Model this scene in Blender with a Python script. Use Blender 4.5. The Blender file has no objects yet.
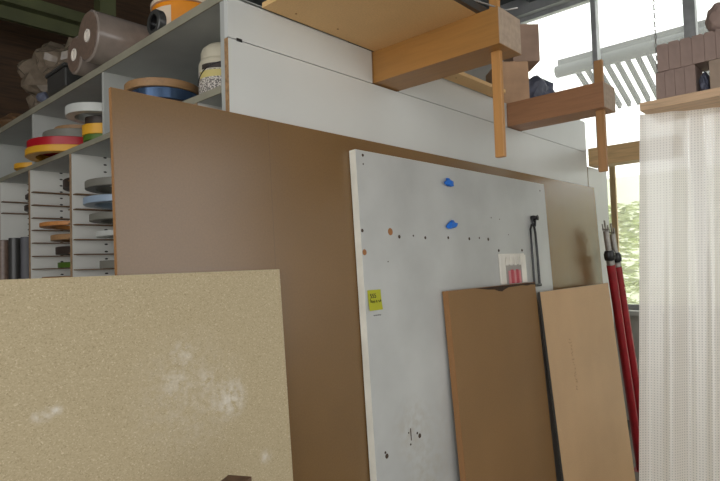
import bpy, bmesh, math, random
from mathutils import Vector, Matrix, noise
random.seed(7)
S = bpy.context.scene
COL = S.collection
R = math.radians
ZF = -0.12            # floor height while building; everything is lifted by 0.12 at the end

# ------------------------------------------------------------------ materials
def lin(c):
    return tuple((v/255/12.92 if v/255 <= .04045 else ((v/255+.055)/1.055)**2.4) for v in c) + (1,)

class NT:
    def __init__(s, name):
        s.m = bpy.data.materials.new(name); s.m.use_nodes = True
        s.t = s.m.node_tree; s.t.nodes.clear()
        s.out = s.n('ShaderNodeOutputMaterial')
    def n(s, typ, **kw):
        nd = s.t.nodes.new(typ)
        for k, v in kw.items():
            if k.startswith('i_'): nd.inputs[k[2:].replace('_', ' ')].default_value = v
            else: setattr(nd, k, v)
        return nd
    def l(s, a, b): s.t.links.new(a, b)
    def coord(s, kind='Object', scale=(1, 1, 1), loc=(0, 0, 0)):
        tc = s.n('ShaderNodeTexCoord'); mp = s.n('ShaderNodeMapping')
        mp.inputs['Scale'].default_value = scale; mp.inputs['Location'].default_value = loc
        s.l(tc.outputs[kind], mp.inputs['Vector']); return mp.outputs['Vector']
    def ramp(s, fac, stops, interp='LINEAR'):
        r = s.n('ShaderNodeValToRGB'); cr = r.color_ramp; cr.interpolation = interp
        while len(cr.elements) < len(stops): cr.elements.new(.5)
        for e, (p, c) in zip(cr.elements, stops): e.position = p; e.color = c
        s.l(fac, r.inputs['Fac']); return r.outputs['Color']
    def math(s, op, a, b=None, clamp=False):
        nd = s.n('ShaderNodeMath', operation=op, use_clamp=clamp)
        for i, v in enumerate((a, b)):
            if v is None: continue
            if isinstance(v, (int, float)): nd.inputs[i].default_value = v
            else: s.l(v, nd.inputs[i])
        return nd.outputs[0]
    def mix(s, fac, a, b, blend='MIX'):
        nd = s.n('ShaderNodeMix', data_type='RGBA', blend_type=blend)
        for i, v in ((0, fac), (6, a), (7, b)):
            if isinstance(v, (int, float)): nd.inputs[i].default_value = v
            elif isinstance(v, tuple): nd.inputs[i].default_value = v
            else: s.l(v, nd.inputs[i])
        return nd.outputs[2]
    def princ(s, color, rough=.5, bump=None, bstr=.2, bdist=.002, **kw):
        p = s.n('ShaderNodeBsdfPrincipled')
        if isinstance(color, tuple): p.inputs['Base Color'].default_value = color
        else: s.l(color, p.inputs['Base Color'])
        p.inputs['Roughness'].default_value = rough
        for k, v in kw.items(): p.inputs[k.replace('_', ' ')].default_value = v
        if bump is not None:
            b = s.n('ShaderNodeBump'); b.inputs['Strength'].default_value = bstr; b.inputs['Distance'].default_value = bdist
            s.l(bump, b.inputs['Height']); s.l(b.outputs[0], p.inputs['Normal'])
        return p.outputs[0]
    def done(s, sh): s.l(sh, s.out.inputs['Surface']); return s.m

def plain(name, c, rough=.5, var=.06, scale=6, **kw):
    t = NT(name); v = t.coord()
    nz = t.n('ShaderNodeTexNoise'); nz.inputs['Scale'].default_value = scale; nz.inputs['Detail'].default_value = 5
    t.l(v, nz.inputs['Vector'])
    a = lin(tuple(max(0, x*(1-var)) for x in c)); b = lin(tuple(min(255, x*(1+var)) for x in c))
    col = t.ramp(nz.outputs['Fac'], [(.3, a), (.7, b)])
    return t.done(t.princ(col, rough, nz.outputs['Fac'], .05, .002, **kw))

def wood(name, c, rough=.45, axis=1, var=.12, scale=9, stretch=14):
    t = NT(name); sc = [stretch]*3; sc[axis] = 1.0
    v = t.coord(scale=tuple(sc))
    nz = t.n('ShaderNodeTexNoise'); nz.inputs['Scale'].default_value = scale*.5; nz.inputs['Detail'].default_value = 6; nz.inputs['Distortion'].default_value = .6
    t.l(v, nz.inputs['Vector'])
    a = lin(tuple(x*(1-var) for x in c)); b = lin(tuple(min(255, x*(1+var*.6)) for x in c))
    col = t.ramp(nz.outputs['Fac'], [(.28, a), (.5, lin(c)), (.74, b)])
    return t.done(t.princ(col, rough, nz.outputs['Fac'], .06, .002))

def dist_mask(t, v, p, r0, r1):
    d = t.n('ShaderNodeVectorMath', operation='DISTANCE'); t.l(v, d.inputs[0]); d.inputs[1].default_value = p
    mr = t.n('ShaderNodeMapRange'); t.l(d.outputs['Value'], mr.inputs['Value'])
    mr.inputs['From Min'].default_value = r0; mr.inputs['From Max'].default_value = r1
    mr.inputs['To Min'].default_value = 1; mr.inputs['To Max'].default_value = 0
    return mr.outputs[0]

def chip_material(name, spots=()):
    t = NT(name); v = t.coord()
    vo = t.n('ShaderNodeTexVoronoi'); vo.inputs['Scale'].default_value = 310
    mp = t.n('ShaderNodeMapping'); mp.inputs['Scale'].default_value = (1, 1, 1.4)
    nz0 = t.n('ShaderNodeTexNoise'); nz0.inputs['Scale'].default_value = 90
    t.l(v, nz0.inputs['Vector'])
    add = t.n('ShaderNodeVectorMath', operation='MULTIPLY_ADD'); t.l(nz0.outputs['Color'], add.inputs[0])
    add.inputs[1].default_value = (.012, .012, .012); t.l(v, add.inputs[2])
    t.l(add.outputs[0], mp.inputs['Vector']); t.l(mp.outputs[0], vo.inputs['Vector'])
    sep = t.n('ShaderNodeSeparateColor'); t.l(vo.outputs['Color'], sep.inputs[0])
    col = t.ramp(sep.outputs[0], [(0, lin((164, 148, 115))), (.12, lin((183, 167, 133))), (.55, lin((190, 174, 140))), (.9, lin((197, 182, 148))), (1, lin((216, 203, 171)))])
    nz = t.n('ShaderNodeTexNoise'); nz.inputs['Scale'].default_value = 5; nz.inputs['Detail'].default_value = 8
    t.l(v, nz.inputs['Vector'])
    col = t.mix(t.math('MULTIPLY', nz.outputs['Fac'], .35), col, lin((188, 172, 138)))
    n2 = t.n('ShaderNodeTexNoise'); n2.inputs['Scale'].default_value = 38; n2.inputs['Detail'].default_value = 6
    t.l(v, n2.inputs['Vector'])
    for p, r, k in spots:
        m = dist_mask(t, v, p, 0, r)
        m = t.math('MULTIPLY', m, t.math('MULTIPLY', t.math('SUBTRACT', n2.outputs['Fac'], .38), 3.2, True), True)
        col = t.mix(t.math('MULTIPLY', m, k), col, lin((238, 234, 226)))
    return t.done(t.princ(col, .75, sep.outputs[1], .12, .001))

def mdf_material(name, c, rough=.6, seam=None, fibre=.05, spec=.5):
    t = NT(name); v = t.coord()
    nz = t.n('ShaderNodeTexNoise'); nz.inputs['Scale'].default_value = 1.6; nz.inputs['Detail'].default_value = 9; nz.inputs['Roughness'].default_value = .55
    t.l(v, nz.inputs['Vector'])
    a = lin(tuple(x*(1-fibre) for x in c)); b = lin(tuple(x*(1+fibre) for x in c))
    col = t.ramp(nz.outputs['Fac'], [(.35, a), (.65, b)])
    n2 = t.n('ShaderNodeTexNoise'); n2.inputs['Scale'].default_value = 160; n2.inputs['Detail'].default_value = 3
    t.l(v, n2.inputs['Vector'])
    col = t.mix(.35, col, t.ramp(n2.outputs['Fac'], [(.3, lin(tuple(x*.9 for x in c))), (.7, lin(tuple(x*1.08 for x in c)))]))
    if seam is not None:
        sx = t.n('ShaderNodeSeparateXYZ'); t.l(v, sx.inputs[0])
        d = t.math('ABSOLUTE', t.math('SUBTRACT', sx.outputs[0], seam))
        line = t.math('MULTIPLY', t.math('LESS_THAN', d, .0016), t.math('GREATER_THAN', n2.outputs['Fac'], .42))
        col = t.mix(t.math('MULTIPLY', line, .5), col, lin((92, 72, 48)))
    return t.done(t.princ(col, rough, n2.outputs['Fac'], .04, .001, Specular_IOR_Level=spec))

def laminate(name, c, dirt=.0, rough=.38, stains=()):
    t = NT(name); v = t.coord()
    nz = t.n('ShaderNodeTexNoise'); nz.inputs['Scale'].default_value = 2.2; nz.inputs['Detail'].default_value = 10
    t.l(v, nz.inputs['Vector'])
    col = t.ramp(nz.outputs['Fac'], [(.3, lin(tuple(x*(.965-dirt*.12) for x in c))), (.7, lin(c))])
    n2 = t.n('ShaderNodeTexNoise'); n2.inputs['Scale'].default_value = 26; n2.inputs['Detail'].default_value = 8
    t.l(v, n2.inputs['Vector'])
    for p, r, k, cc in stains:
        m = dist_mask(t, v, p, r*.2, r)
        m = t.math('MULTIPLY', m, t.math('MULTIPLY', t.math('SUBTRACT', n2.outputs['Fac'], .4), 4, True), True)
        col = t.mix(t.math('MULTIPLY', m, k), col, lin(cc))
    return t.done(t.princ(col, rough, nz.outputs['Fac'], .02, .001))

M = {}
M['white_lam'] = laminate('white_laminate', (211, 213, 209))
M['white_board'] = laminate('white_board_laminate', (200, 202, 199), .8, .4, [((.25, 0, .95), .16, .7, (176, 170, 158)), ((.33, 0, .72), .2, .6, (170, 165, 150)), ((.55, 0, .9), .3, .35, (184, 180, 170)), ((1.5, 0, 1.6), .2, .35, (190, 186, 176))])
M['white_edge'] = plain('white_edge', (230, 228, 216), .5)
M['raw_edge'] = plain('raw_chip_edge', (158, 124, 86), .8, .15, 60)
M['hardboard'] = mdf_material('hardboard', (121, 91, 52), .27, seam=.56, spec=.62)
M['mdf'] = mdf_material('mdf', (138, 104, 63), .7)
M['mdf_pale'] = mdf_material('mdf_pale', (192, 157, 117), .6)
M['mdf_edge'] = mdf_material('mdf_edge', (150, 108, 66), .7)
M['chip'] = chip_material('chipboard', [((.735, 0, 1.26), .075, 1.0), ((.55, 0, 1.34), .05, .55), ((.19, 0, 1.32), .02, .9), ((.21, 0, 1.324), .022, .9), ((.235, 0, 1.33), .018, .8), ((.66, 0, 1.33), .03, .7), ((.58, 0, 1.42), .045, .6), ((.60, 0, 1.30), .22, .28), ((.86, 0, 1.05), .03, .8)])
M['platform'] = mdf_material('platform_board', (222, 182, 126), .6)
M['beam'] = wood('beam_spruce', (160, 114, 58), .42, 1, .06)
M['beam_red'] = wood('beam_douglas', (164, 117, 82), .45, 1, .07)
M['beam_pale'] = wood('beam_pale', (206, 172, 124), .5, 1)
M['end_grain'] = plain('end_grain', (176, 156, 136), .7, .06, 40)
M['slat'] = wood('slat_wood', (184, 133, 74), .45, 2, .06)
M['slat_dark'] = wood('slat_brown', (176, 130, 82), .5, 2, .1)
M['shelf_wood'] = wood('shelf_plank', (214, 180, 144), .5, 1)
M['block'] = wood('block_wood', (156, 134, 124), .7, 0, .06, 8, 3)
M['block_pale'] = wood('block_wood_pale', (164, 144, 126), .7, 0, .06, 8, 3)
M['batten'] = wood('batten_wood', (112, 84, 62), .6, 2)
M['shelf_lip'] = plain('shelf_lip', (146, 142, 124), .6)
M['shelf_face'] = plain('shelf_face', (178, 180, 175), .5, .03)
M['brown_edge'] = plain('brown_edge', (150, 124, 96), .7, .1, 30)
M['ledge'] = plain('hardboard_ledge', (112, 84, 56), .7, .1, 20)
M['dark'] = plain('dark_void', (16, 14, 13), .8)
M['black'] = plain('black_plastic', (22, 22, 24), .35)
M['blue_plug'] = plain('blue_plastic', (22, 108, 205), .6)
M['note'] = plain('yellow_paper', (180, 180, 42), .8, .04)
M['ink'] = plain('ink', (45, 48, 30), .7)
M['grey_ink'] = plain('grey_ink', (120, 120, 122), .7)
M['hole'] = plain('screw_hole', (70, 56, 44), .9)
M['hole_big'] = plain('raw_hole', (160, 110, 66), .9)
M['holder'] = plain('holder_plastic', (226, 222, 212), .4)
M['holder_grey'] = plain('holder_grey', (158, 152, 146), .5)
M['red_strip'] = plain('red_strip', (186, 60, 76), .5)
M['pink_strip'] = plain('pink_strip', (206, 130, 136), .5)
M['torn'] = plain('torn_wood', (54, 36, 22), .9, .25, 40)
M['red_tube'] = plain('red_paint', (150, 26, 36), .38, .08, 20)
M['zinc'] = plain('zinc', (170, 168, 164), .35, .1, 20, Metallic=.7)
M['coil_white'] = plain('coil_white', (196, 198, 192), .4)
M['coil_red'] = plain('coil_red', (176, 22, 36), .35)
M['coil_yellow'] = plain('coil_yellow', (222, 164, 44), .45)
M['coil_green'] = plain('coil_green', (74, 104, 30), .5)
M['coil_grey'] = plain('coil_grey', (120, 118, 108), .5)
M['coil_brown'] = wood('coil_brown', (158, 122, 84), .5, 0, .1)
M['coil_orange'] = wood('coil_orange', (190, 128, 70), .5, 0, .1)
M['coil_dark'] = plain('coil_dark', (56, 46, 40), .5)
M['coil_blue'] = plain('coil_blue', (84, 108, 142), .2, .05, 6, Metallic=.7)
M['coil_pale'] = plain('coil_pale_blue', (150, 168, 186), .35)
M['film'] = plain('film_roll', (138, 127, 118), .22, .05, 20)
M['film_end'] = plain('film_roll_end', (116, 98, 86), .35, .1, 40)
M['core'] = plain('card_core', (226, 218, 206), .7)
M['film_dirty'] = plain('film_dirty', (112, 100, 86), .2, .12, 20)
M['darkbox'] = plain('dark_plastic', (62, 62, 60), .35)
M['orange'] = plain('orange_plastic', (226, 140, 24), .4)
M['orange_white'] = plain('orange_label', (220, 200, 176), .4)
M['orange_dark'] = plain('orange_label_dark', (176, 92, 24), .4)
M['grey_roll'] = plain('grey_roll', (92, 92, 96), .6)
M['jar'] = plain('jar_plastic', (206, 198, 176), .35)
M['jar_label'] = None
M['cardboard'] = plain('cardboard', (186, 150, 118), .8, .06, 10)
M['cardboard_dark'] = plain('cardboard_dark', (160, 134, 116), .8, .06, 10)
M['bag_blue'] = plain('bag_blue', (88, 92, 108), .5, .15, 14)
M['olive'] = plain('olive_paint', (76, 80, 50), .6, .1, 4)
M['wall_dark'] = wood('dark_boards', (64, 44, 26), .8, 0, .3, 8)
M['plaster'] = plain('plaster', (196, 192, 184), .9, .05, 3)
M['wall_dull'] = plain('dull_wall', (176, 170, 160), .9, .05, 3)
M['floor'] = plain('concrete', (126, 118, 108), .9, .1, 4)
M['lintel'] = plain('lintel_grey', (150, 152, 154), .6, .08, 4)
M['ceil'] = plain('ceiling_sheet', (92, 96, 100), .8, .1, 3)
M['steel'] = plain('grey_steel', (168, 170, 172), .5, .08, 8)
M['sill'] = plain('sill_white', (214, 212, 206), .5)
M['pine'] = wood('pine_strip', (206, 178, 132), .5, 2)
M['canopy'] = plain('canopy_grey', (70, 72, 74), .8, .04, 3)
M['ground'] = plain('outside_ground', (222, 218, 208), .95, .06, 1)
M['leaf'] = plain('pale_leaf', (206, 216, 166), .7, .2, 3)
M['chainm'] = plain('chain_steel', (110, 104, 98), .4, .1, 20, Metallic=.6)

def jar_label_mat():
    t = NT('jar_label'); v = t.coord()
    nz = t.n('ShaderNodeTexNoise'); nz.inputs['Scale'].default_value = 170; nz.inputs['Detail'].default_value = 2
    t.l(v, nz.inputs['Vector'])
    col = t.ramp(nz.outputs['Fac'], [(.46, lin((110, 104, 98))), (.54, lin((214, 206, 196)))])
    return t.done(t.princ(col, .5))
M['jar_label'] = jar_label_mat()

def upright_mat():     # white melamine side with drilled shelf-pin holes
    t = NT('drilled_white'); v = t.coord()
    sx = t.n('ShaderNodeSeparateXYZ'); t.l(v, sx.inputs[0])
    fz = t.math('ABSOLUTE', t.math('SUBTRACT', t.math('FRACT', t.math('DIVIDE', sx.outputs[2], .0385)), .5))
    fz = t.math('MULTIPLY', fz, .0385)
    dx = t.math('ABSOLUTE', t.math('SUBTRACT', sx.outputs[0], .17))
    r = t.math('SQRT', t.math('ADD', t.math('POWER', t.math('SUBTRACT', .01925, fz), 2), t.math('POWER', t.math('MULTIPLY', dx, .5), 2)))
    m = t.math('LESS_THAN', r, .0045)
    col = t.mix(m, lin((218, 218, 211)), lin((50, 46, 42)))
    return t.done(t.princ(col, .5))
M['drilled'] = upright_mat()

def curtain_mat():
    t = NT('mesh_film'); tc = t.n('ShaderNodeTexCoord'); sx = t.n('ShaderNodeSeparateXYZ'); t.l(tc.outputs['UV'], sx.inputs[0])
    P = .0125
    def th(o):
        f = t.math('ABSOLUTE', t.math('SUBTRACT', t.math('FRACT', t.math('DIVIDE', o, P)), .5))
        return t.math('GREATER_THAN', f, .24)
    thread = t.math('MAXIMUM', th(sx.outputs[0]), th(sx.outputs[1]))
    dif = t.n('ShaderNodeBsdfDiffuse'); dif.inputs[0].default_value = lin((250, 246, 238))
    trl = t.n('ShaderNodeBsdfTranslucent'); trl.inputs[0].default_value = lin((250, 246, 236))
    trp = t.n('ShaderNodeBsdfTransparent')
    a = t.n('ShaderNodeMixShader'); a.inputs[0].default_value = .45
    t.l(dif.outputs[0], a.inputs[1]); t.l(trl.outputs[0], a.inputs[2])
    b = t.n('ShaderNodeMixShader')
    fac = t.math('ADD', t.math('MULTIPLY', t.math('SUBTRACT', 1, thread), .30), .01)
    t.l(fac, b.inputs[0]); t.l(a.outputs[0], b.inputs[1]); t.l(trp.outputs[0], b.inputs[2])
    gl = t.n('ShaderNodeBsdfGlossy'); gl.inputs['Roughness'].default_value = .45; gl.inputs[0].default_value = (.95, .95, .93, 1)
    c = t.n('ShaderNodeMixShader'); c.inputs[0].default_value = .2
    t.l(b.outputs[0], c.inputs[1]); t.l(gl.outputs[0], c.inputs[2])
    return t.done(c.outputs[0])
M['curtain'] = curtain_mat()

def glass_mat():       # dusty old pane: mostly clear, a little of it scatters the daylight
    t = NT('dusty_glass')
    trp = t.n('ShaderNodeBsdfTransparent'); trp.inputs[0].default_value = (.93, .95, .93, 1)
    trl = t.n('ShaderNodeBsdfTranslucent'); trl.inputs[0].default_value = (.85, .85, .82, 1)
    gl = t.n('ShaderNodeBsdfGlossy'); gl.inputs['Roughness'].default_value = .08
    a = t.n('ShaderNodeMixShader'); a.inputs[0].default_value = .10
    t.l(trp.outputs[0], a.inputs[1]); t.l(trl.outputs[0], a.inputs[2])
    b = t.n('ShaderNodeMixShader'); b.inputs[0].default_value = .04
    t.l(a.outputs[0], b.inputs[1]); t.l(gl.outputs[0], b.inputs[2])
    return t.done(b.outputs[0])
M['glass'] = glass_mat()

# ------------------------------------------------------------------ mesh helpers
def link(name, bm, m, parent=None, loc=(0, 0, 0), rot=(0, 0, 0), smooth=False):
    me = bpy.data.meshes.new(name)
    bmesh.ops.recalc_face_normals(bm, faces=bm.faces[:]) if bm.faces else None
    bm.to_mesh(me); bm.free()
    for mm in (m if isinstance(m, (list, tuple)) else [m]): me.materials.append(mm)
    if smooth:
        for p in me.polygons: p.use_smooth = True
        try: me.set_sharp_from_angle(angle=R(35))
        except Exception: pass
    o = bpy.data.objects.new(name, me); COL.objects.link(o)
    o.location = loc; o.rotation_euler = rot
    if parent is not None: o.parent = parent
    return o
def thing(name, label, cat, loc=(0, 0, 0), rot=(0, 0, 0), group=None):
    o = bpy.data.objects.new(name, None); COL.objects.link(o); o.empty_display_size = .05
    o.location = loc; o.rotation_euler = rot
    return tag(o, label, cat, group)
def tag(o, label, cat, group=None):
    o['label'] = label; o['category'] = cat
    if group: o['group'] = group
    return o
def struct(name, bm, m, parent=None, **kw):
    o = link(name, bm, m, parent, **kw)
    if parent is None: o['kind'] = 'structure'
    return o
def box(bm, a, b, bev=0):
    a, b = Vector(a), Vector(b); c = (a+b)/2; d = b-a
    r = bmesh.ops.create_cube(bm, size=1, matrix=Matrix.Translation(c) @ Matrix.Diagonal((abs(d.x), abs(d.y), abs(d.z), 1)))
    if bev:
        es = list({e for v in r['verts'] for e in v.link_edges})
        bmesh.ops.bevel(bm, geom=es, offset=bev, segments=2, affect='EDGES', profile=.5)
    return bm
def BX(a, b, bev=0): return box(bmesh.new(), a, b, bev)
def lathe(prof, seg=40, bm=None, mtx=None, closed=False):
    bm = bm or bmesh.new(); rings = []
    for r, z in prof:
        if r < 1e-6: rings.append([bm.verts.new((0, 0, z))])
        else: rings.append([bm.verts.new((r*math.cos(2*math.pi*i/seg), r*math.sin(2*math.pi*i/seg), z)) for i in range(seg)])
    prs = list(zip(rings, rings[1:])) + ([(rings[-1], rings[0])] if closed else [])
    for A, B in prs:
        for i in range(seg):
            j = (i+1) % seg
            if len(A) == 1 and len(B) == 1: continue
            if len(A) == 1: bm.faces.new((A[0], B[i], B[j]))
            elif len(B) == 1: bm.faces.new((A[i], A[j], B[0]))
            else: bm.faces.new((A[i], A[j], B[j], B[i]))
    if mtx is not None: bmesh.ops.transform(bm, matrix=mtx, verts=[v for r in rings for v in r])
    return bm
def ring(ro, ri, h, bev=.002, seg=48):
    return lathe([(ri, 0), (ro-bev, 0), (ro, bev), (ro, h-bev), (ro-bev, h), (ri, h)], seg, closed=True)
def tube(pts, r, seg=8, bm=None, cap=True):
    bm = bm or bmesh.new(); pts = [Vector(p) for p in pts]; rs = []
    for i, p in enumerate(pts):
        d = (pts[min(i+1, len(pts)-1)] - pts[max(i-1, 0)]).normalized()
        u = d.orthogonal().normalized() if i == 0 else (u0 - d*u0.dot(d)).normalized()
        u0 = u; w = d.cross(u)
        rs.append([bm.verts.new(p + r*(u*math.cos(2*math.pi*k/seg)+w*math.sin(2*math.pi*k/seg))) for k in range(seg)])
    for A, B in zip(rs, rs[1:]):
        for k in range(seg): bm.faces.new((A[k], A[(k+1) % seg], B[(k+1) % seg], B[k]))
    if cap: bm.faces.new(rs[0][::-1]); bm.faces.new(rs[-1])
    return bm
def prism(poly, y0, y1, bm=None):      # polygon in x,z swept along y
    bm = bm or bmesh.new()
    A = [bm.verts.new((x, y0, z)) for x, z in poly]; B = [bm.verts.new((x, y1, z)) for x, z in poly]
    n = len(poly); bm.faces.new(A); bm.faces.new(B[::-1])
    for i in range(n): bm.faces.new((A[i], B[i], B[(i+1) % n], A[(i+1) % n]))
    return bm
def text_mesh(body, size, depth=.0006):
    cu = bpy.data.curves.new('lettering', 'FONT'); cu.body = body; cu.size = size; cu.extrude = depth
    o = bpy.data.objects.new('lettering_tmp', cu); COL.objects.link(o)
    bpy.context.view_layer.update()
    me = bpy.data.meshes.new_from_object(o.evaluated_get(bpy.context.evaluated_depsgraph_get()))
    bpy.data.objects.remove(o); bpy.data.curves.remove(cu)
    bm = bmesh.new(); bm.from_mesh(me); bpy.data.meshes.remove(me)
    bmesh.ops.rotate(bm, cent=(0, 0, 0), matrix=Matrix.Rotation(R(90), 3, 'X'), verts=bm.verts[:])
    return bm
def dup(root, loc, rot=None, label=None):
    r = root.copy(); COL.objects.link(r); r.location = loc
    if rot is not None: r.rotation_euler = rot
    if label: r['label'] = label
    for ch in list(root.children):
        c = ch.copy(); COL.objects.link(c); c.parent = r
        for g in ch.children:
            d = g.copy(); COL.objects.link(d); d.parent = c
    return r

# ------------------------------------------------------------------ the setting
X0, X1, Y0, Y1, ZC = -3.2, 6.0, -3.2, 5.2, 4.52
struct('floor', BX((X0-.2, Y0-.2, ZF-.1), (X1+.2, Y1+.2, ZF)), M['floor'])
bm = BX((X0-.2, Y0-.2, ZC), (X1+.2, Y1+.2, ZC+.1))
for i in range(12):
    y = Y0 + .3 + i*.7
    box(bm, (X0, y-.05, ZC-.09), (X1, y+.05, ZC))
struct('ceiling', bm, M['ceil'])
struct('wall_left', BX((X0, Y1, ZF), (X1+.2, Y1+.15, ZC)), M['wall_dark'])
# window wall at x = X1, opening y -2.2..2.45, z 1.1..3.76
WY0, WY1, WZ0, WZ1 = .1, 3.06, .99, 4.325
DY0, DY1 = -.9, .95  # low gap in the window wall, added to backlight the curtain
bm = BX((X1, Y0, ZF), (X1+.15, DY0, WZ0)); box(bm, (X1, DY1, ZF), (X1+.15, Y1, WZ0)); box(bm, (X1, WY1, WZ0), (X1+.15, Y1, WZ1)); box(bm, (X1, Y0, WZ0), (X1+.15, WY0, WZ1))
struct('wall_front', bm, M['plaster'])
bm = BX((X1-.06, Y0, WZ1), (X1+.15, Y1, ZC))
struct('trim_1', bm, M['lintel'])
w = bmesh.new()
fr = bmesh.new(); T = .05
box(fr, (X1+.03, WY0, WZ0), (X1+.10, WY1, WZ0+T)); box(fr, (X1+.03, WY0, WZ1-T), (X1+.10, WY1, WZ1))
box(fr, (X1+.03, WY0, WZ0), (X1+.10, WY0+T, WZ1)); box(fr, (X1+.03, WY1-T, WZ0), (X1+.10, WY1, WZ1))
win = struct('window_1', fr, M['steel'])
g = link('glass_pane', BX((X1+.06, WY0+T, WZ0+T), (X1+.066, WY1-T, WZ1-T)), M['glass'], win)
for y, wd in ((2.95, .06), (2.085, .05), (1.20, .10), (.45, .06)):
    link('window_mullion', BX((X1+.01, y-wd/2, WZ0+T), (X1+.11, y+wd/2, WZ1-T)), M['steel'], win)
link('window_sill', BX((X1-.14, DY1, WZ0-.045), (X1+.15, WY1, WZ0)), M['sill'], win)
link('window_jamb', BX((X1-.03, 1.93, WZ0), (X1, 1.985, 2.64)), M['pine'], win)
RX0, RX1, RZ0, RZ1 = -3.1, 0.0, .2, 3.7
bm = BX((X0, Y0-.15, ZF), (X1, Y0, RZ0)); box(bm, (X0, Y0-.15, RZ1), (X1, Y0, ZC))
box(bm, (X0, Y0-.15, RZ0), (RX0, Y0, RZ1)); QX0, QX1, QZ0, QZ1 = 2.1, 4.8, .9, 3.65
box(bm, (RX1, Y0-.15, RZ0), (QX0, Y0, RZ1)); box(bm, (QX1, Y0-.15, RZ0), (X1, Y0, RZ1)); box(bm, (QX0, Y0-.15, RZ0), (QX1, Y0, QZ0)); box(bm, (QX0, Y0-.15, QZ1), (QX1, Y0, RZ1))
struct('wall_right', bm, M['wall_dull'])
fr = bmesh.new()
for x in (RX0, -1.85, -.6, RX1-.05): box(fr, (x, Y0-.11, RZ0), (x+.05, Y0-.05, RZ1))
box(fr, (RX0, Y0-.11, RZ0), (RX1, Y0-.05, RZ0+.05)); box(fr, (RX0, Y0-.11, RZ1-.05), (RX1, Y0-.05, RZ1))
struct('window_2', fr, M['steel'])
fr = bmesh.new()
for x in (QX0, QX1-.05): box(fr, (x, Y0-.11, QZ0), (x+.05, Y0-.05, QZ1))
struct('window_4', fr, M['steel'])
BY0, BY1, BZ0, BZ1 = -3.1, 2.2, .2, 3.6
bm = BX((X0-.15, Y0, ZF), (X0, Y1, BZ0)); box(bm, (X0-.15, Y0, BZ1), (X0, Y1, ZC)); box(bm, (X0-.15, Y0, BZ0), (X0, BY0, BZ1)); box(bm, (X0-.15, BY1, BZ0), (X0, Y1, BZ1))
struct('wall_back', bm, M['wall_dull'])
fr = bmesh.new()
for y in (BY0, -1.5, 0, BY1-.05): box(fr, (X0-.1, y, BZ0), (X0-.05, y+.05, BZ1))
box(fr, (X0-.1, BY0, BZ0), (X0-.05, BY1, BZ0+.05)); box(fr, (X0-.1, BY0, BZ1-.05), (X0-.05, BY1, BZ1))
struct('window_3', fr, M['steel'])
# olive roof girder far back on the left
bm = BX((X0, 4.56, 3.40), (X1, 4.60, 3.50)); box(bm, (X0, 4.50, 3.50), (X1, 4.62, 3.585)); box(bm, (X0, 4.48, 3.495), (X1, 4.64, 3.505))
struct('beam_1', bm, M['olive'])
struct('pillar_1', BX((1.80, 4.30, ZF), (1.92, 4.42, ZC)), M['olive'])

# outside
struct('ground', BX((X1+.2, -14, -.3), (24, 16, -.2)), M['ground'])
struct('ground_beside', BX((X0-8, Y0-14, -.3), (X1+.2, Y0-.3, -.2)), M['ground'])
ea = thing('eave', 'pale grey eave with slanting rafter tails outside beyond the window', 'eave', (8, 0, 0))
bm = prism([(-.15, 4.20), (.55, 4.48), (.55, 4.58), (-.15, 4.38)], -5, 3.25)
link('eave_board', bm, M['canopy'], ea)
link('gutter', tube([(-.2, -5, 4.19), (-.2, 3.25, 4.19)], .085, 12), M['canopy'], ea, smooth=True)
for i in range(46):
    y = 3.05 - i*.135
    bm = prism([(-.05, 4.22), (.05, 4.26), (1.02, 3.86), (.98, 3.78)], y-.022, y+.022)
    link('rafter', bm, M['canopy'], ea)
for k in range(2):
    link('eave_post', BX((.4, -1.2-k*3.4, ZF-.1), (.52, -1.05-k*3.4, 4.46)), M['canopy'], ea)
struct('wall_outside_added', BX((11, -9, -.3), (11.2, 9, 3.0)), plain('added_wall_pale', (230, 234, 212), .9, .04, 2))  # wall added outside to hold back low sky light and tone down window reflections
def shrub(loc, h, r, n, label):
    t = thing('garden_shrub', label, 'shrub', loc)
    bm = bmesh.new()
    for _ in range(n):
        z = h*(.12+.88*random.random()); rr = r*(1.05-.55*abs(z/h-.45))*math.sqrt(random.random()); a = random.random()*6.283
        c = Vector((rr*math.cos(a), rr*math.sin(a), z)); s = .05+.05*random.random()
        q = Matrix.Rotation(random.random()*6.28, 3, 'Z') @ Matrix.Rotation(random.uniform(-.9, .9), 3, 'X')
        vs = [bm.verts.new(c + q @ Vector(p)*s) for p in ((-1, 0, 0), (0, -.45, .1), (1.1, 0, 0), (0, .45, .1))]
        bm.faces.new(vs)
    link('foliage', bm, M['leaf'], t)
    link('stem', tube([(0, 0, -.0), (.03, .02, h*.5), (0, .05, h*.9)], .02), M['batten'], t)
    return t
shrub((7.6, 2.45, -.2), 2.4, .5, 1500, 'pale green shrub outside, seen through the window beside the red props')

# ------------------------------------------------------------------ storage rack
YP = 1.60
rk = thing('storage_rack', 'long white storage rack with open coil shelves on its end and smooth side panels', 'rack', (1.10, 1.60, ZF))
def rp(name, a, b, m, par=rk, bev=0):   # part given in building coordinates
    o = Vector((1.10, 1.60, ZF))
    return link(name, BX(Vector(a)-o, Vector(b)-o, bev), m, par)
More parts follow.
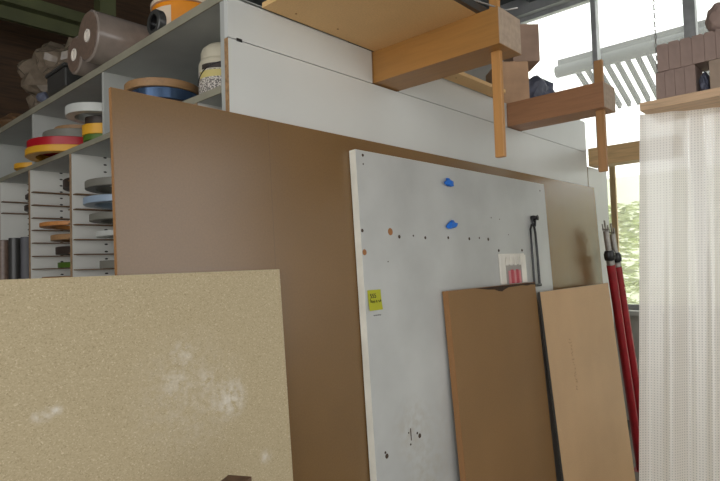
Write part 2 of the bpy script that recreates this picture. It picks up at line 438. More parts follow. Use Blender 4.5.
# end upright at the corner and side cladding
rp('end_upright', (1.10, 1.62, ZF), (1.72, 1.645, 2.50), M['shelf_face'])
lowp = rp('side_panel', (1.10, 1.60, .02), (4.30, 1.62, 2.337), M['white_lam'])
rp('edge_strip', (1.0985, 1.5995, .02), (1.1, 1.6205, 2.337), M['raw_edge'], rk)
rp('side_panel', (1.10, 1.60, 2.340), (1.85, 1.62, 2.483), M['white_lam'])
rp('edge_strip', (1.85, 1.6005, 2.340), (1.857, 1.62, 2.483), M['brown_edge'])
rp('side_panel', (2.04, 1.60, 2.340), (3.08, 1.62, 2.483), M['white_lam'])
rp('side_panel', (3.27, 1.60, 2.340), (4.33, 1.62, 2.575), M['white_lam'])
rp('side_panel', (4.30, 1.60, .02), (4.33, 1.62, 2.337), M['white_lam'])
rp('notch', (1.135, 1.5985, 2.334), (1.158, 1.60, 2.345), M['dark'])
rp('body_back', (1.74, 1.62, ZF), (4.33, 2.30, 2.46), M['shelf_face'])
# upper open shelves
SY = 4.75
top = rp('top_shelf', (1.10, 1.62, 2.475), (1.72, SY, 2.505), M['shelf_face'])
rp('lip', (1.095, 1.62, 2.474), (1.10, SY, 2.508), M['shelf_lip'], rk)
rp('lower_shelf', (1.10, 1.645, 2.155), (1.72, SY, 2.177), M['shelf_face'])
rp('lip', (1.095, 1.645, 2.153), (1.10, SY, 2.179), M['shelf_lip'], rk)
for y in (2.60, 3.57, 4.54):
    rp('divider', (1.10, y, 2.177), (1.70, y+.022, 2.475), M['shelf_face'])
rp('back_panel', (1.70, 1.645, ZF), (1.72, SY, 2.475), M['shelf_face'])
UY = (1.80, 2.40, 3.00, 3.63, 4.22)
LED = {2.40: (), 3.00: (2.02, 1.9456, 1.8691, 1.7906, 1.7143, 1.6392, 1.561, 1.483, 1.405), 3.63: (2.0245, 1.9486, 1.8728, 1.8006, 1.7261, 1.6481, 1.5738, 1.496), 4.22: (2.0248, 1.9503)}
o = Vector((1.10, 1.60, ZF))
for y in UY:
    u = link('upright', BX((0, 0, 0), (.60, .022, 2.155-ZF)), M['drilled'], rk, loc=(0, y-1.60, 0))
    link('edge_strip', BX((-.003, 0, 0), (0, .022, 2.155-ZF)), M['brown_edge'], u)
for y, zs in LED.items():
    for z in zs:
        if z in (2.02,): continue
        rp('ledge', (1.105, y-.045, z-.005), (1.66, y, z), M['ledge'])
        y2 = {3.00: 2.422, 3.63: 3.022, 4.22: 3.652}[y]
        rp('ledge', (1.105, y2, z-.005), (1.66, y2+.045, z), M['ledge'])
rp('bay_shelf', (1.035, 3.652, 1.46), (1.70, 4.22, 1.48), M['shelf_face'])

# ------------------------------------------------------------------ coils of edge banding
def coil(label, x, y, z, ro, ri, h, mat, group='edge banding coils in the rack', rot=(0, 0, 0), name='banding_coil'):
    return tag(link(name, ring(ro, ri, h), mat, None, (x, y, z), rot, True), label, 'coil', group)
def cx(px, cy, ro):     # where a coil must stand for its left outline to sit at one bearing
    a = R(42.655) + math.atan((360-px)/560)
    return (ro + cy*math.cos(a))/math.sin(a)
G1 = 'edge banding coils in the pigeonholes'
for lab, px, z, h, ro, m in (
    ('pale grey coil on the top ledge of the pigeonholes beside the brown sheet', 85, 1.9456, .036, .2, 'coil_grey'),
    ('pale blue coil on the second ledge of the pigeonholes beside the brown sheet', 83, 1.8691, .032, .21, 'coil_pale'),
    ('grey coil below the pale blue coil in the pigeonholes', 89, 1.7906, .032, .2, 'coil_grey'),
    ('light grey coil set far back, fourth ledge down in the pigeonholes', 96, 1.7143, .026, .2, 'coil_white'),
    ('small greenish coil on the lowest visible ledge beside the brown sheet', 99, 1.561, .038, .2, 'coil_grey')):
    coil(lab, cx(px, 2.711, ro+.03), 2.711, z, ro+.03, ro-.02, h, M[m], G1)
for lab, px, z, h, m in (
    ('dark brown coil on the top ledge of the middle pigeonholes', 63, 2.0245, .05, 'coil_dark'),
    ('orange brown coil on the fourth ledge of the middle pigeonholes', 39, 1.8006, .022, 'coil_orange'),
    ('brown coil just below the orange brown coil in the pigeonholes', 50, 1.7261, .03, 'coil_brown'),
    ('dark coil below the brown coil in the middle pigeonholes', 55, 1.6481, .042, 'coil_dark'),
    ('olive green coil near the foot of the middle pigeonholes', 57, 1.5738, .03, 'coil_green'),
    ('tan coil showing just above the speckled chipboard edge', 41, 1.496, .03, 'coil_brown')):
    coil(lab, cx(px, 3.325, .24), 3.325, z, .24, .19, h, M[m], G1)
for lab, px, z, h in (('dark coil on the upper ledge of the far left pigeonhole', 24, 1.9503, .03), ('dark coil on the top ledge of the far left pigeonhole', 25, 2.0248, .025)):
    coil(lab, cx(px, 3.93, .24), 3.93, z, .24, .19, h, M['coil_dark'], G1)
# two standing dark rolls at lower left
for lab, px_, y, m in (('dark grey pipe standing upright, nearest the pigeonhole upright', 20, 3.72, 'grey_roll'), ('dark grey pipe standing upright, between a pale pipe and a dark pipe', 8, 3.85, 'darkbox'), ('pale brown pipe standing at the left edge beside the dark pipes', -6, 4.09, 'film_end')):
    t = thing('upright_pipe', lab, 'pipe', (cx(px_, y, .034) if px_ > 0 else 1.085, y, 1.48), group='pipes standing in the lower left bay')
    link('pipe_wall', ring(.034, .026, .285, .002, 28), M[m], t, smooth=True)
    link('foot_ring', ring(.036, .0341, .02, .0005, 28), M['core'], t, smooth=True)
# stack on the lower shelf, middle bay
zb = 2.18; G2 = 'edge banding coils on the long shelf'
yc = 3.29
for lab, px, dy, h, ro, m in (
    ('yellow orange coil under the red coil on the long shelf', 25, 0, .036, .25, 'coil_yellow'),
    ('bright red coil on the yellow orange coil', 27, 0, .045, .24, 'coil_red'),
    ('grey coil lying on top of the red coil', 43, -.03, .05, .2, 'coil_grey')):
    coil(lab, cx(px, yc+dy, ro), yc+dy, zb, ro, ro-.05, h, M[m], G2); zb += h
xs = cx(43, yc-.03, .2)
coil('brown strip coil loosely wound on top of the grey coil', xs+.01, yc-.02, zb, .15, .142, .035, M['coil_brown'], G2)
coil('small ochre coil inside the loose brown strip coil', xs+.05, yc-.04, zb, .07, .04, .025, M['coil_orange'], G2)
zc = 2.18
for lab, px, h, ro, m in (
    ('dark green coil under the small yellow coil by the divider', 84, .03, .10, 'coil_green'),
    ('small yellow coil on the dark green coil by the divider', 83, .05, .10, 'coil_yellow'),
    ('dark brown coil between the yellow coil and the white coil', 86, .04, .08, 'coil_dark'),
    ('wide white coil on top of the stack beside the divider', 66, .042, .15, 'coil_white')):
    coil(lab, cx(px, 2.79, ro), 2.79, zc, ro, ro-.04, h, M[m], G2); zc += h
coil('small yellow coil at the far left end of the long shelf', cx(14, 3.78, .12), 3.78, 2.18, .12, .08, .03, M['coil_yellow'], G2)
# blue and brown reels in the right bay
coil('dark coil under the shiny blue coil, mostly behind the brown sheet', 1.225, 2.25, 2.18, .14, .09, .075, M['coil_dark'], G2)
coil('shiny blue coil under the brown coil, above the brown sheet', 1.215, 2.25, 2.255, .145, .09, .046, M['coil_blue'], G2)
coil('brown paper coil on top of the shiny blue coil', 1.21, 2.255, 2.301, .158, .10, .034, M['coil_brown'], G2)

# jar
jr = thing('plastic_jar', 'cream plastic jar with printed label at the end of the long shelf', 'jar', (1.27, 1.885, 2.177), (0, 0, R(-100)))
link('body', lathe([(0, 0), (.085, 0), (.093, .008), (.095, .02), (.095, .17), (.088, .185), (.080, .192)], 40), M['jar'], jr, smooth=True)
link('lid', lathe([(.0805, .186), (.086, .188), (.086, .215), (.080, .232), (.06, .25), (.03, .26), (0, .262)], 40), M['jar'], jr, smooth=True)
def arc(r, z0, z1, a0, a1, n=20):
    bm = bmesh.new(); P = []
    for i in range(n+1):
        a = R(a0+(a1-a0)*i/n)
        P.append((bm.verts.new((r*math.cos(a), r*math.sin(a), z0)), bm.verts.new((r*math.cos(a), r*math.sin(a), z1))))
    for A, B in zip(P, P[1:]): bm.faces.new((A[0], B[0], B[1], A[1]))
    return bm
lb = link('label', arc(.0956, .03, .135, -110, 60), M['jar_label'], jr, smooth=True)
link('label_band', arc(.0962, .105, .132, -90, 40), plain('label_yellow', (206, 190, 120), .5), lb, smooth=True)
link('label_stripe', arc(.0962, .138, .158, -80, 40), M['coil_dark'], lb, smooth=True)
hb = bmesh.new()
tube([(.0975*math.cos(R(a)), .0975*math.sin(R(a)), .165-.075*((abs(a)/110)**2)) for a in range(-110, 111, 10)], .002, 6, hb)
link('wire_handle', hb, M['black'], jr, smooth=True)

# ------------------------------------------------------------------ things lying on top of the rack
def roll(label, x, y, r, L, mat, group=None, tilt=0):
    t = thing('film_roll', label, 'roll', (x, y, 2.508+r), (0, R(90), tilt), group)
    link('wound_film', lathe([(.03, 0), (r-.008, .0), (r, .006), (r, L-.006), (r-.008, L), (.03, L)], 48, closed=True), mat, t, smooth=True)
    link('end_face', ring(r-.010, .034, .003, .001), M['film_end'], t, loc=(0, 0, -.003), smooth=True)
    link('core_tube', ring(.0299, .022, L+.012, .001, 28), M['core'], t, loc=(0, 0, -.006), smooth=True)
    link('core_plug', lathe([(0, -.001), (.0218, -.001), (.0218, .004), (0, .004)], 24), M['core'], t, smooth=True)
    return t
roll('large roll of clear film lying at the front of the rack top', 1.03, 2.60, .117, .29, M['film'], 'film rolls on the rack top')
roll('smaller film roll lying behind the large film roll', 1.05, 2.812, .092, .60, M['film'], 'film rolls on the rack top')
def blob(size, amp, seed, sub=4, fr=2.2):
    bm = bmesh.new(); bmesh.ops.create_icosphere(bm, subdivisions=sub, radius=1)
    for v in bm.verts:
        n = v.co.normalized()
        d = 1 + amp*(noise.noise(n*fr+Vector((seed, 0, 0))) + .5*abs(noise.noise(n*fr*3+Vector((0, seed, 0)))) + .25*noise.noise(n*fr*8))
        v.co = Vector((n.x*size[0]*d, n.y*size[1]*d, max(n.z*size[2]*d, -size[2]*.82)))
    return bm
tag(link('crumpled_film', blob((.30, .27, .26), .42, 3.1), M['film_dirty'], None, (1.40, 3.68, 2.508+.2132), (0, 0, .15)), 'crumpled bundle of dirty clear plastic film on the rack top', 'plastic film')
t = thing('plastic_crate', 'dark grey plastic crate between crumpled film and smaller roll', 'crate', (1.08, 3.02, 2.508))
link('crate_body', BX((0, 0, 0), (.30, .26, .10), .008), M['darkbox'], t); link('crate_rim', BX((-.008, -.008, .10), (.308, .268, .118), .004), M['darkbox'], t)
tag(link('blue_wad', blob((.03, .04, .03), .3, 9, 2), M['bag_blue'], None, (1.10, 3.40, 2.508+.0246)), 'small blue wad at the shelf edge below the crumpled film', 'wad')
tag(link('brown_sack', blob((.25, .24, .10), .3, 5.3), M['ledge'], None, (1.42, 4.42, 2.508+.082)), 'brown sack on the rack top at the far left', 'sack')
# orange bucket lying, black pipe
ob = thing('orange_tub', 'orange plastic tub with pale label on the rack top beside a black ring', 'tub', (1.36, 2.31, 2.508))
link('body', lathe([(0, 0), (.11, 0), (.135, .02), (.15, .12), (.15, .22), (.14, .225), (0, .225)], 40), M['orange'], ob, smooth=True)
link('label', arc(.1512, .105, .20, 150, 215), M['orange_white'], ob, smooth=True)
link('band', arc(.1505, .085, .10, 120, 300), M['orange_dark'], ob, smooth=True)
link('lid', lathe([(0, .225), (.156, .225), (.156, .242), (0, .245)], 40), M['orange_white'], ob, smooth=True)
t = thing('black_ring', 'black ring standing on edge between film roll and orange tub', 'ring', (1.105, 2.135, 2.508+.054), (0, R(90), 0))
link('sleeve', ring(.054, .034, .034, .004), M['darkbox'], t, smooth=True); link('lining', ring(.0339, .028, .03, .001), M['black'], t, loc=(0, 0, .004), smooth=True)

# ------------------------------------------------------------------ cantilever rack: beams, platform, slats
def beam(label, x0, x1, y0, m, slot, ztop=2.483, z0=2.343):
    sx0, sx1, sy0, sy1 = slot
    bm = bmesh.new()
    # mortised beam: the bar is built around its through-slot
    box(bm, (x0, sy1, z0), (x1, 1.598 if x0 > 4.2 else 1.75, ztop)); box(bm, (x0, y0, z0), (x1, sy0, ztop))
    box(bm, (x0, sy0, z0), (sx0, sy1, ztop)); box(bm, (sx1, sy0, z0), (x1, sy1, ztop))
    bmesh.ops.remove_doubles(bm, verts=bm.verts[:], dist=1e-5)
    for v in bm.verts: v.co -= Vector((x0, y0, z0))
    o = link('cantilever_beam', bm, m, None, (x0, y0, z0))
    link('end_grain', BX((.002, -.0015, .002), (x1-x0-.002, .0, ztop-z0-.002)), M['end_grain'], o)
    return tag(o, label, 'beam', 'beams jutting from the rack side')
b1 = beam('orange-brown timber beam under the tan platform, nearest the camera', 1.86, 2.035, .985, M['beam'], (1.92, 1.946, 1.016, 1.057))
b2 = beam('reddish timber beam jutting out below the cardboard boxes', 3.085, 3.265, 1.035, M['beam_red'], (3.135, 3.161, 1.05, 1.105))
b3 = beam('pale timber beam at the far end, partly behind the mesh curtain', 4.36, 4.51, .985, M['beam_pale'], (4.42, 4.446, 1.003, 1.058), 2.372, 2.235)
pl = thing('overhead_platform', 'tan board platform overhead on the nearest timber beam', 'platform', (1.245, 1.075, 2.4835))
link('platform_board', BX((0, 0, 0), (.80, .518, .019)), M['platform'], pl)
link('narrow_board', BX((.801, .425, 0), (1.64, .518, .019)), M['platform'], pl)
link('edge_batten', BX((0, -.018, 0), (.80, 0, .03)), M['darkbox'], pl)
for x, y in ((.12, .47), (.33, .46), (.70, .44), (.74, .40), (1.0, .46), (1.2, .47)):
    link('screw_head', lathe([(0, -.0015), (.004, -.001), (.005, .001)], 10), M['hole_big'], pl, loc=(x, y, 0))
def slat(label, x0, x1, y0, y1, z0, z1, m):
    bm = BX((0, 0, 0), (x1-x0, y1-y0, z1-z0), .002)
    return tag(link('hanging_lath', bm, m, None, (x0, y0, z0)), label, 'slat', 'upright slats through the beams')
slat('light brown wooden slat through the nearest beam, hanging below it', 1.922, 1.944, 1.018, 1.055, 1.935, 4.50, M['slat'])
slat('brown wooden slat through the reddish beam, in front of the window', 3.136, 3.160, 1.053, 1.098, 2.005, 2.62, M['slat_dark'])
tag(link('thin_rod', tube([(1.812, 1.066, 2.52), (1.93, .99, 2.4895), (1.95, .95, 2.4915)], .0035, 6), M['zinc'], None), 'thin pale grey rod lying across the nearest beam by the slat', 'rod')

# cardboard boxes and bag on the rack roof beyond the beam
rp('roof_board', (1.74, 1.62, 2.46), (4.33, 2.30, 2.482), M['shelf_face'])
def carton(label, loc, size, rot, m, flaps=True):
    t = thing('cardboard_box', label, 'box', loc, rot, 'cartons on the rack roof')
    x, y, z = size
    link('carton_body', BX((0, 0, 0), size, .004), m, t)
    link('tape', BX((x*.42, y*.0, z), (x*.58, y, z+.0006)), M['shelf_wood'], t)
    if flaps:
        f = bmesh.new(); box(f, (0, 0, 0), (x, .004, .09)); bmesh.ops.rotate(f, cent=(0, 0, 0), matrix=Matrix.Rotation(R(38), 3, 'X'), verts=f.verts[:])
        link('flap', f, m, t, loc=(0, 0, z))
    return t
carton('tan cardboard box, the lower one behind the nearest slat', (3.11, 1.665, 2.485), (.195, .26, .28), (0, 0, R(-44)), M['cardboard'], False)
carton('dark cardboard box, the upper one against the bright window', (3.19, 1.60, 2.767), (.17, .20, .235), (0, 0, R(-46)), M['cardboard_dark'], False)
tag(link('blue_sack', blob((.22, .15, .20), .35, 6.6), M['bag_blue'], None, (3.80, 1.80, 2.484+.164), (0, 0, R(-20))), 'grey-blue plastic sack beside the cardboard boxes', 'sack')

# white board standing beyond the rack end
t = thing('narrow_white_board', 'narrow white board standing beyond the rack end under the pale beam', 'board', (4.345, 1.60, ZF))
link('board', BX((0, 0, 0), (.405, .02, 2.232-ZF)), M['white_lam'], t)
link('edge_strip', BX((-.002, 0, 0), (0, .02, 2.232-ZF)), M['brown_edge'], t)

# ------------------------------------------------------------------ leaning sheets
def sheet(name, label, x0, yt, zt, deg, Wd, t, m, edge, cat='board', skew=0):
    a = R(deg); L = (zt-ZF)/math.cos(a)
    root = thing(name, label, cat, (x0, yt-(zt-ZF)*math.tan(a), ZF + t*math.sin(a)), (-a, 0, 0))
    L -= t*math.tan(a)
    face = link('panel', BX((0, 0, 0), (Wd, t, L)), m, root)
    e = bmesh.new()
    box(e, (-.0012, .0005, 0), (0, t-.0005, L)); link('left_edge', e, edge, root)
    box(e := bmesh.new(), (-.0012, .0005, L), (Wd, t-.0005, L+.0012)); link('top_edge', e, edge, root)
    root['L'] = 0; del root['L']
    return root, L
WX0 = 1.664
br, Lb = sheet('brown_hardboard_sheet', 'very long plain brown sheet leaning against the white rack side', .690, 1.583, 2.072, 2.5, 3.72, .015, M['hardboard'], M['mdf_edge'])
wb, Lw = sheet('white_board', 'white laminate board with dark screw holes and two blue plugs', WX0, 1.543, 2.012, 2.6, 3.424-WX0, .035, M['white_board'], M['white_edge'])
p1, L1 = sheet('brown_board', 'brown wooden board with a torn top edge, leaning on the white board', 2.198, 1.478, 1.404, 4.0, .903, .032, M['mdf'], M['mdf_edge'])
p2, L2 = sheet('tan_board', 'paler tan board with a faint stamp and dark left edge, beside red props', 3.105, 1.451, 1.346, 5.0, 1.12, .014, M['mdf_pale'], M['darkbox'])
cb, Lc = sheet('chipboard_sheet', 'speckled chipboard sheet with white dusty smudges at the lower left', .28, 1.535, 1.535, 3.5, .967, .019, M['chip'], M['chip'])
# two holes etc on the white board, in its own x / height
ca = math.cos(R(2.6))
def WZ(z): return (z-ZF)/ca
def spot(x, z, r, m, name='screw_hole'):
    link(name, lathe([(0, .0009), (r, .0009), (r*1.15, -.0004)], 14), m, wb, loc=(x-WX0, -.0004, WZ(z)), rot=(R(90), 0, 0))
for x, z, r in ((1.707, 2.004-.012, .007), (1.706, 1.955, .004), (3.359, 1.966, .006), (1.674, 1.678, .008), (1.911, 1.656, .009), (2.012, 1.662, .005), (2.102, 1.654, .008), (2.29, 1.656, .008), (2.481, 1.653, .009), (2.58, 1.658, .006), (2.671, 1.652, .01), (1.823, 1.549, .003), (2.72, 1.77, .004), (2.81, 1.765, .003), (2.90, 1.68, .003), (1.733, .769, .011), (1.725, .785, .006), (1.881, .825, .004), (1.956, .795, .011), (1.94, .81, .006), (1.89, .775, .005)):
    spot(x, z, r*.8, M['hole'])
spot(1.852, 1.677, .014, M['hole_big'], 'raw_hole'); spot(1.679, 1.59, .011, M['hole_big'], 'raw_hole')
link('scratch', BX((0, -.0006, 0), (.006, 0, .05)), M['hole'], wb, loc=(1.893-WX0, 0, WZ(.79)))
for i, (x, z, ln) in enumerate(((2.318, 1.925, .05), (2.316, 1.717, .055))):
    b = blob((ln*.62, .012, .019), .6, 4+i*3, 2, 1.6)
    link('blue_plug', b, M['blue_plug'], wb, loc=(x-WX0, -.012, WZ(z)), rot=(0, R(-12 if i else 6), 0))
def on_white(x, z, y=-.001): return wb.matrix_basis @ Vector((x-WX0, y, WZ(z)))
RW = (R(-2.6), 0, 0)
# sticky note
nt = thing('sticky_note', 'yellow sticky note with handwriting stuck on the white board', 'note', on_white(WX0+.014, 1.353), RW)
bm = bmesh.new()
for i in range(7):
    z = i/6*.083; c = -.006*(1-i/6)**2
    for x in (0, .082): bm.verts.new((x, -.0012+c, z))
bm.verts.ensure_lookup_table()
for i in range(6): bm.faces.new((bm.verts[2*i], bm.verts[2*i+1], bm.verts[2*i+3], bm.verts[2*i+2]))
link('paper', bm, M['note'], nt)
link('lettering', text_mesh('555', .026), M['ink'], nt, loc=(.012, -.0028, .050))
sc = bmesh.new(); pts = []
for i in range(26):
    x = .008+.068*i/25; z = .036+.006*math.sin(i*1.9)*(1 if i % 7 else .2)+(.006 if i in (0, 1, 15, 19) else 0)
    pts.append((x, -.0048, z))
tube(pts[:12], .0009, 5, sc); tube(pts[13:17], .0009, 5, sc); tube(pts[18:], .0009, 5, sc)
link('handwriting', sc, M['ink'], nt)
sc = bmesh.new(); tube([(.03+.045*i/14, -.0006, -.021+.0025*math.sin(i*2.3)) for i in range(15)], .0011, 5, sc)
link('scribble', sc, M['grey_ink'], wb, loc=(WX0+.014-WX0, 0, WZ(1.353)))
# red-strip holder
hd = thing('strip_holder', 'small white holder with red strips screwed to the white board', 'holder', on_white(2.76, 1.405), RW)
link('back_plate', BX((0, -.004, 0), (.30, 0, .168), .001), M['holder'], hd)
link('side_rail', BX((0, -.012, 0), (.055, -.004, .160), .002), M['holder'], hd)
link('side_rail', BX((.245, -.012, 0), (.30, -.004, .160), .002), M['holder'], hd)
link('grey_tray', BX((.055, -.009, 0), (.245, -.004, .105), .001), M['holder_grey'], hd)
for i, (x, w_, m) in enumerate(((.085, .025, 'pink_strip'), (.112, .03, 'red_strip'), (.145, .026, 'pink_strip'), (.173, .028, 'red_strip'), (.203, .026, 'pink_strip'))):
    link('strip', BX((x, -.013, 0), (x+w_-.003, -.009, .072+.006*(i % 2))), M[m], hd)
for x in (.075, .125, .175, .225):
    bm = prism([(x-.013, .102), (x+.013, .102), (x+.010, .132), (x, .15), (x-.010, .132)], -.011, -.004)
    link('clip', bm, M['holder'], hd)
for x in (.012, .285):
    link('screw', lathe([(0, .004), (.006, .003), (.008, 0)], 10), M['hole'], hd, loc=(x, 0, .186), rot=(R(90), 0, 0))
# black strap loop
st = thing('black_strap', 'long thin black loop strap hanging at the right of the white board', 'strap', on_white(3.185, 1.385), RW)
bm = bmesh.new()
tube([(-.036, -.01, 0), (-.036, -.012, .16), (-.035, -.014, .33), (-.016, -.016, .36)], .0065, 8, bm)
tube([(.034, -.01, 0), (.032, -.012, .16), (.026, -.014, .31), (.012, -.016, .35)], .0075, 8, bm)
link('cord', bm, M['black'], st, smooth=True)
link('end_clip', BX((-.044, -.02, -.012), (.044, -.002, .004), .003), M['black'], st)
link('peg', lathe([(0, 0), (.016, 0), (.018, .012), (.012, .03), (.017, .04), (0, .046)], 16), M['black'], st, loc=(.022, -.0, .40), rot=(R(90), 0, 0), smooth=True)
link('eyelet', tube([(.022+.022*math.cos(a/8*6.283)*.8, -.012, .375+.03*math.sin(a/8*6.283)) for a in range(9)], .007, 6), M['black'], st, smooth=True)
# torn edge on the brown panel, and the faint stamp on the tan panel
W1 = .903
tp = [(.24, L1), (W1, L1), (W1, L1-.013), (.85, L1-.010), (.80, L1-.014), (.74, L1-.009), (.66, L1-.011), (.58, L1-.012), (.54, L1-.020), (.505, L1-.030), (.47, L1-.026), (.43, L1-.016), (.36, L1-.012), (.30, L1-.006)]
link('torn_edge', prism([(x, z-.0005) for x, z in tp], -.0012, .002), M['torn'], p1)
link('dark_edge', BX((-.002, -.001, 0), (.005, .002, L2)), M['darkbox'], p2) if False else None
rs = random.Random(3); bm = bmesh.new()
for i in range(16):
    z = (1.04-ZF) - i*.0205; x = .325+.0012*i
    tube([(x+rs.uniform(-.022, .022), -.0004, z+rs.uniform(-.006, .006)) for _ in range(3)], .0022, 4, bm)
link('stamp', bm, plain('faint_stamp', (166, 136, 102), .8), p2)
# batten in front of the chipboard
bt = thing('wooden_batten', 'dark brown batten end standing in front of the chipboard', 'batten', (.725, 1.09, ZF), (0, 0, R(28)))
link('batten_body', BX((-.055, -.03, 0), (.055, .03, 1.064-ZF), .002), M['batten'], bt)

# ------------------------------------------------------------------ red props
def prop(label, base, topz, xtop, ytop):
    b = Vector(base); tvec = Vector((xtop, ytop, topz))-b; L = tvec.length
    q = tvec.to_track_quat('Z', 'Y').to_euler()
    t = thing('steel_prop', label, 'prop', b, q, 'red steel props by the window')
    link('outer_tube', ring(.031, .027, L*.84, .001, 28), M['red_tube'], t, loc=(0, 0, .012), smooth=True)
    link('base_plate', BX((-.05, -.05, 0), (.05, .05, .01)), M['red_tube'], t)
    link('threaded_sleeve', ring(.029, .02, .035, .002, 24), M['zinc'], t, loc=(0, 0, L*.84+.012), smooth=True)
    link('collar', lathe([(.0215, 0), (.036, .004), (.039, .02), (.039, .05), (.03, .072), (.0215, .075)], 24, closed=True), M['black'], t, loc=(0, 0, L*.84+.047), smooth=True)
    link('inner_tube', ring(.021, .017, L*.16-.09, .001, 24), M['zinc'], t, loc=(0, 0, L*.84+.05), smooth=True)
    bm = bmesh.new(); zt = L-.035
    box(bm, (-.022, -.006, zt), (.022, .006, zt+.012)); box(bm, (-.022, -.005, zt), (-.015, .005, zt+.05)); box(bm, (.015, -.005, zt), (.022, .005, zt+.04))
    box(bm, (-.005, -.005, zt-.02), (.005, .005, zt+.075))
    link('fork_head', bm, M['zinc'], t)
    return t
prop('red steel prop leaning nearest the tan panel', (4.655, 1.42, ZF), 1.765, 4.25, 1.46)
prop('red steel prop leaning nearest the window sill', (4.735, 1.385, ZF), 1.745, 4.365, 1.455)

# ------------------------------------------------------------------ hanging shelf with wooden blocks, curtain
hs = thing('hanging_shelf', 'wooden plank shelf hung above the mesh curtain, carrying brown blocks', 'shelf', (2.80, .78, 2.215))
link('plank', BX((0, -2.2, 0), (.34, 0, .038), .002), M['shelf_wood'], hs)
for y in (-.02, -1.2):
    bm = bmesh.new()
    z = .038
    k = 0
    while z < ZC-2.215-.02:
        m = Matrix.Translation((.25, y, z+.012)) @ Matrix.Rotation(R(90)*(k % 2), 4, 'Z')
        pts = [(.0055*math.cos(a/10*6.283), 0, .013*math.sin(a/10*6.283)) for a in range(11)]
        tube([m @ Vector(p) for p in pts], .0016, 5, bm, False); z += .0215; k += 1
    link('hanging_chain', bm, M['chainm'], hs)
GB = 'wooden blocks stacked on the hanging shelf'
blk = {}
ranks = ['first', 'second', 'third', 'fourth', 'fifth', 'sixth', 'seventh', 'eighth', 'ninth', 'tenth']
y = .712
for i in range(4):
    w_ = .0405+random.uniform(-.002, .002)
    tag(link('wooden_block', BX((0, -w_+.0006, 0), (.16, 0, .1265), .0015), M['block'], None, (2.815+random.uniform(0, .006), y, 2.2535)), 'brown wooden block in the bottom row, %s from the free shelf end' % ranks[i], 'block', GB)
    y -= w_
yb = y
tag(link('blue_packet', blob((.05, .02, .05), .25, 12, 3), M['bag_blue'], None, (2.87, yb-.026, 2.2535+.041)), 'blue-grey packet squeezed between the wooden blocks', 'packet')
tag(link('wooden_crate_block', BX((0, -.30, 0), (.17, 0, .1265), .004), M['block_pale'], None, (2.812, yb-.053, 2.2535)), 'wide pale brown block in the bottom row beyond the blue packet', 'block', GB)
y = .70
for i in range(10):
    w_ = .0455+random.uniform(-.003, .003); h = .120+random.uniform(-.002, .002)
    bm = BX((0, -w_+.0006, 0), (.16, 0, h), .0015)
    # notch across one upper corner
    box(bm, (.0, -w_+.008, h-.001), (.16, -.002, h+.005))
    tag(link('wooden_block', bm, M['block'], None, (2.812+random.uniform(0, .008), y, 2.3815)), 'brown wooden block in the top row, %s from the free shelf end' % ranks[i], 'block', GB)
    y -= w_
tag(link('round_lump', blob((.07, .06, .075), .12, 2.2, 3), M['block'], None, (2.89, .452, 2.3815+.122+.0665)), 'rounded brown lump lying on the top row of blocks', 'lump')

# mesh curtain: folds, with lengths along the cloth as UV
def curtain():
    bm = bmesh.new(); uvl = bm.loops.layers.uv.new('UVMap')
    NY, NZ = 260, 24; ys = [.80 - 1.68*i/NY for i in range(NY+1)]
    grid = []; u = 0; us = []
    def fx(y, t):
        s = .80-y
        a = .010+.026*t
        return 2.862 + min(.22, .55*max(0, s)) + a*min(1, .35+s*4)*(math.sin(s*38+.6*math.sin(s*9)) + .55*math.sin(s*17+1.3) + .3*math.sin(s*83))
    prev = None
    for i, y in enumerate(ys):
        p = Vector((fx(y, .5), y))
        if prev is not None: u += (p-prev).length
        us.append(u); prev = p
        col = []
        for j in range(NZ+1):
            t = j/NZ; z = 2.214 - (2.214-ZF-.01)*t
            col.append(bm.verts.new((fx(y, t), y + .115*t*(1-i/NY), z)))
        grid.append(col)
    for i in range(NY):
        for j in range(NZ):
            f = bm.faces.new((grid[i][j], grid[i+1][j], grid[i+1][j+1], grid[i][j+1]))
            for lp, (a, b) in zip(f.loops, ((i, j), (i+1, j), (i+1, j+1), (i, j+1))):
                lp[uvl].uv = (us[a], (2.33*b/NZ))
    return bm
tag(link('mesh_curtain', curtain(), M['curtain'], None, smooth=True), 'white translucent grid-mesh curtain hanging under the plank shelf', 'curtain')

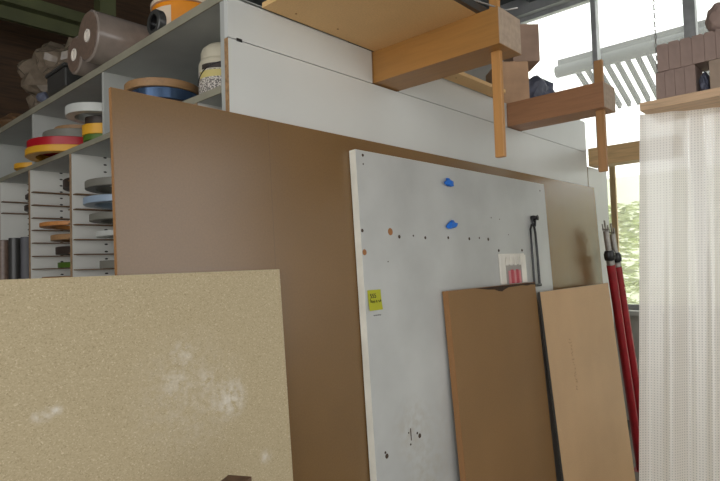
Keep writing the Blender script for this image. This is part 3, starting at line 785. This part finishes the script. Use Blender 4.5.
# ------------------------------------------------------------------ light: daylight through the windows
wd = bpy.data.worlds.new('overcast_sky'); S.world = wd; wd.use_nodes = True
nt_ = wd.node_tree; nt_.nodes.clear()
bg = nt_.nodes.new('ShaderNodeBackground'); ow = nt_.nodes.new('ShaderNodeOutputWorld')
bg.inputs[0].default_value = (1, 1, 1, 1); bg.inputs[1].default_value = 2.2
nt_.links.new(bg.outputs[0], ow.inputs[0])
def portal(name, loc, rot, sx, sy):
    l = bpy.data.lights.new(name, 'AREA'); l.shape = 'RECTANGLE'; l.size = sx; l.size_y = sy
    l.cycles.is_portal = True
    o = bpy.data.objects.new(name, l); COL.objects.link(o); o.location = loc; o.rotation_euler = rot
    return o
portal('window_portal', (X1+.2, (WY0+WY1)/2, (WZ0+WZ1)/2), (0, R(90), 0), WZ1-WZ0, WY1-WY0)
portal('back_portal', (X0-.2, (BY0+BY1)/2, (BZ0+BZ1)/2), (0, R(-90), 0), BZ1-BZ0, BY1-BY0)
portal('corner_portal', ((QX0+QX1)/2, Y0-.2, (QZ0+QZ1)/2), (R(90), 0, 0), QX1-QX0, QZ1-QZ0)
portal('side_portal', ((RX0+RX1)/2, Y0-.2, (RZ0+RZ1)/2), (R(90), 0, 0), RX1-RX0, RZ1-RZ0)

# ------------------------------------------------------------------ camera
cam = bpy.data.cameras.new('camera'); co = bpy.data.objects.new('camera', cam); COL.objects.link(co)
yw, pt, rl = R(42.655), R(2.265), R(-1.80)
fwd = Vector((math.cos(yw)*math.cos(pt), math.sin(yw)*math.cos(pt), math.sin(pt)))
rgt = Vector((math.sin(yw), -math.cos(yw), 0)); up = rgt.cross(fwd)
r2 = rgt*math.cos(rl)+up*math.sin(rl); u2 = -rgt*math.sin(rl)+up*math.cos(rl)
mt = Matrix((r2, u2, -fwd)).transposed().to_4x4(); mt.translation = (0, 0, 1.55)
co.matrix_world = mt
cam.sensor_fit = 'HORIZONTAL'; cam.sensor_width = 36; cam.lens = 28.0; cam.clip_start = .05; cam.clip_end = 100
S.camera = co
for o_ in list(S.objects):
    if o_.parent is None: o_.location.z += -ZF
S.view_settings.view_transform = 'Standard'; S.view_settings.look = 'None'
S.view_settings.gamma = 1; S.view_settings.use_curve_mapping = False
S.view_settings.exposure = 0.4
S.cycles.max_bounces = 10; S.cycles.diffuse_bounces = 6; S.cycles.transparent_max_bounces = 12
S.cycles.use_denoising = True
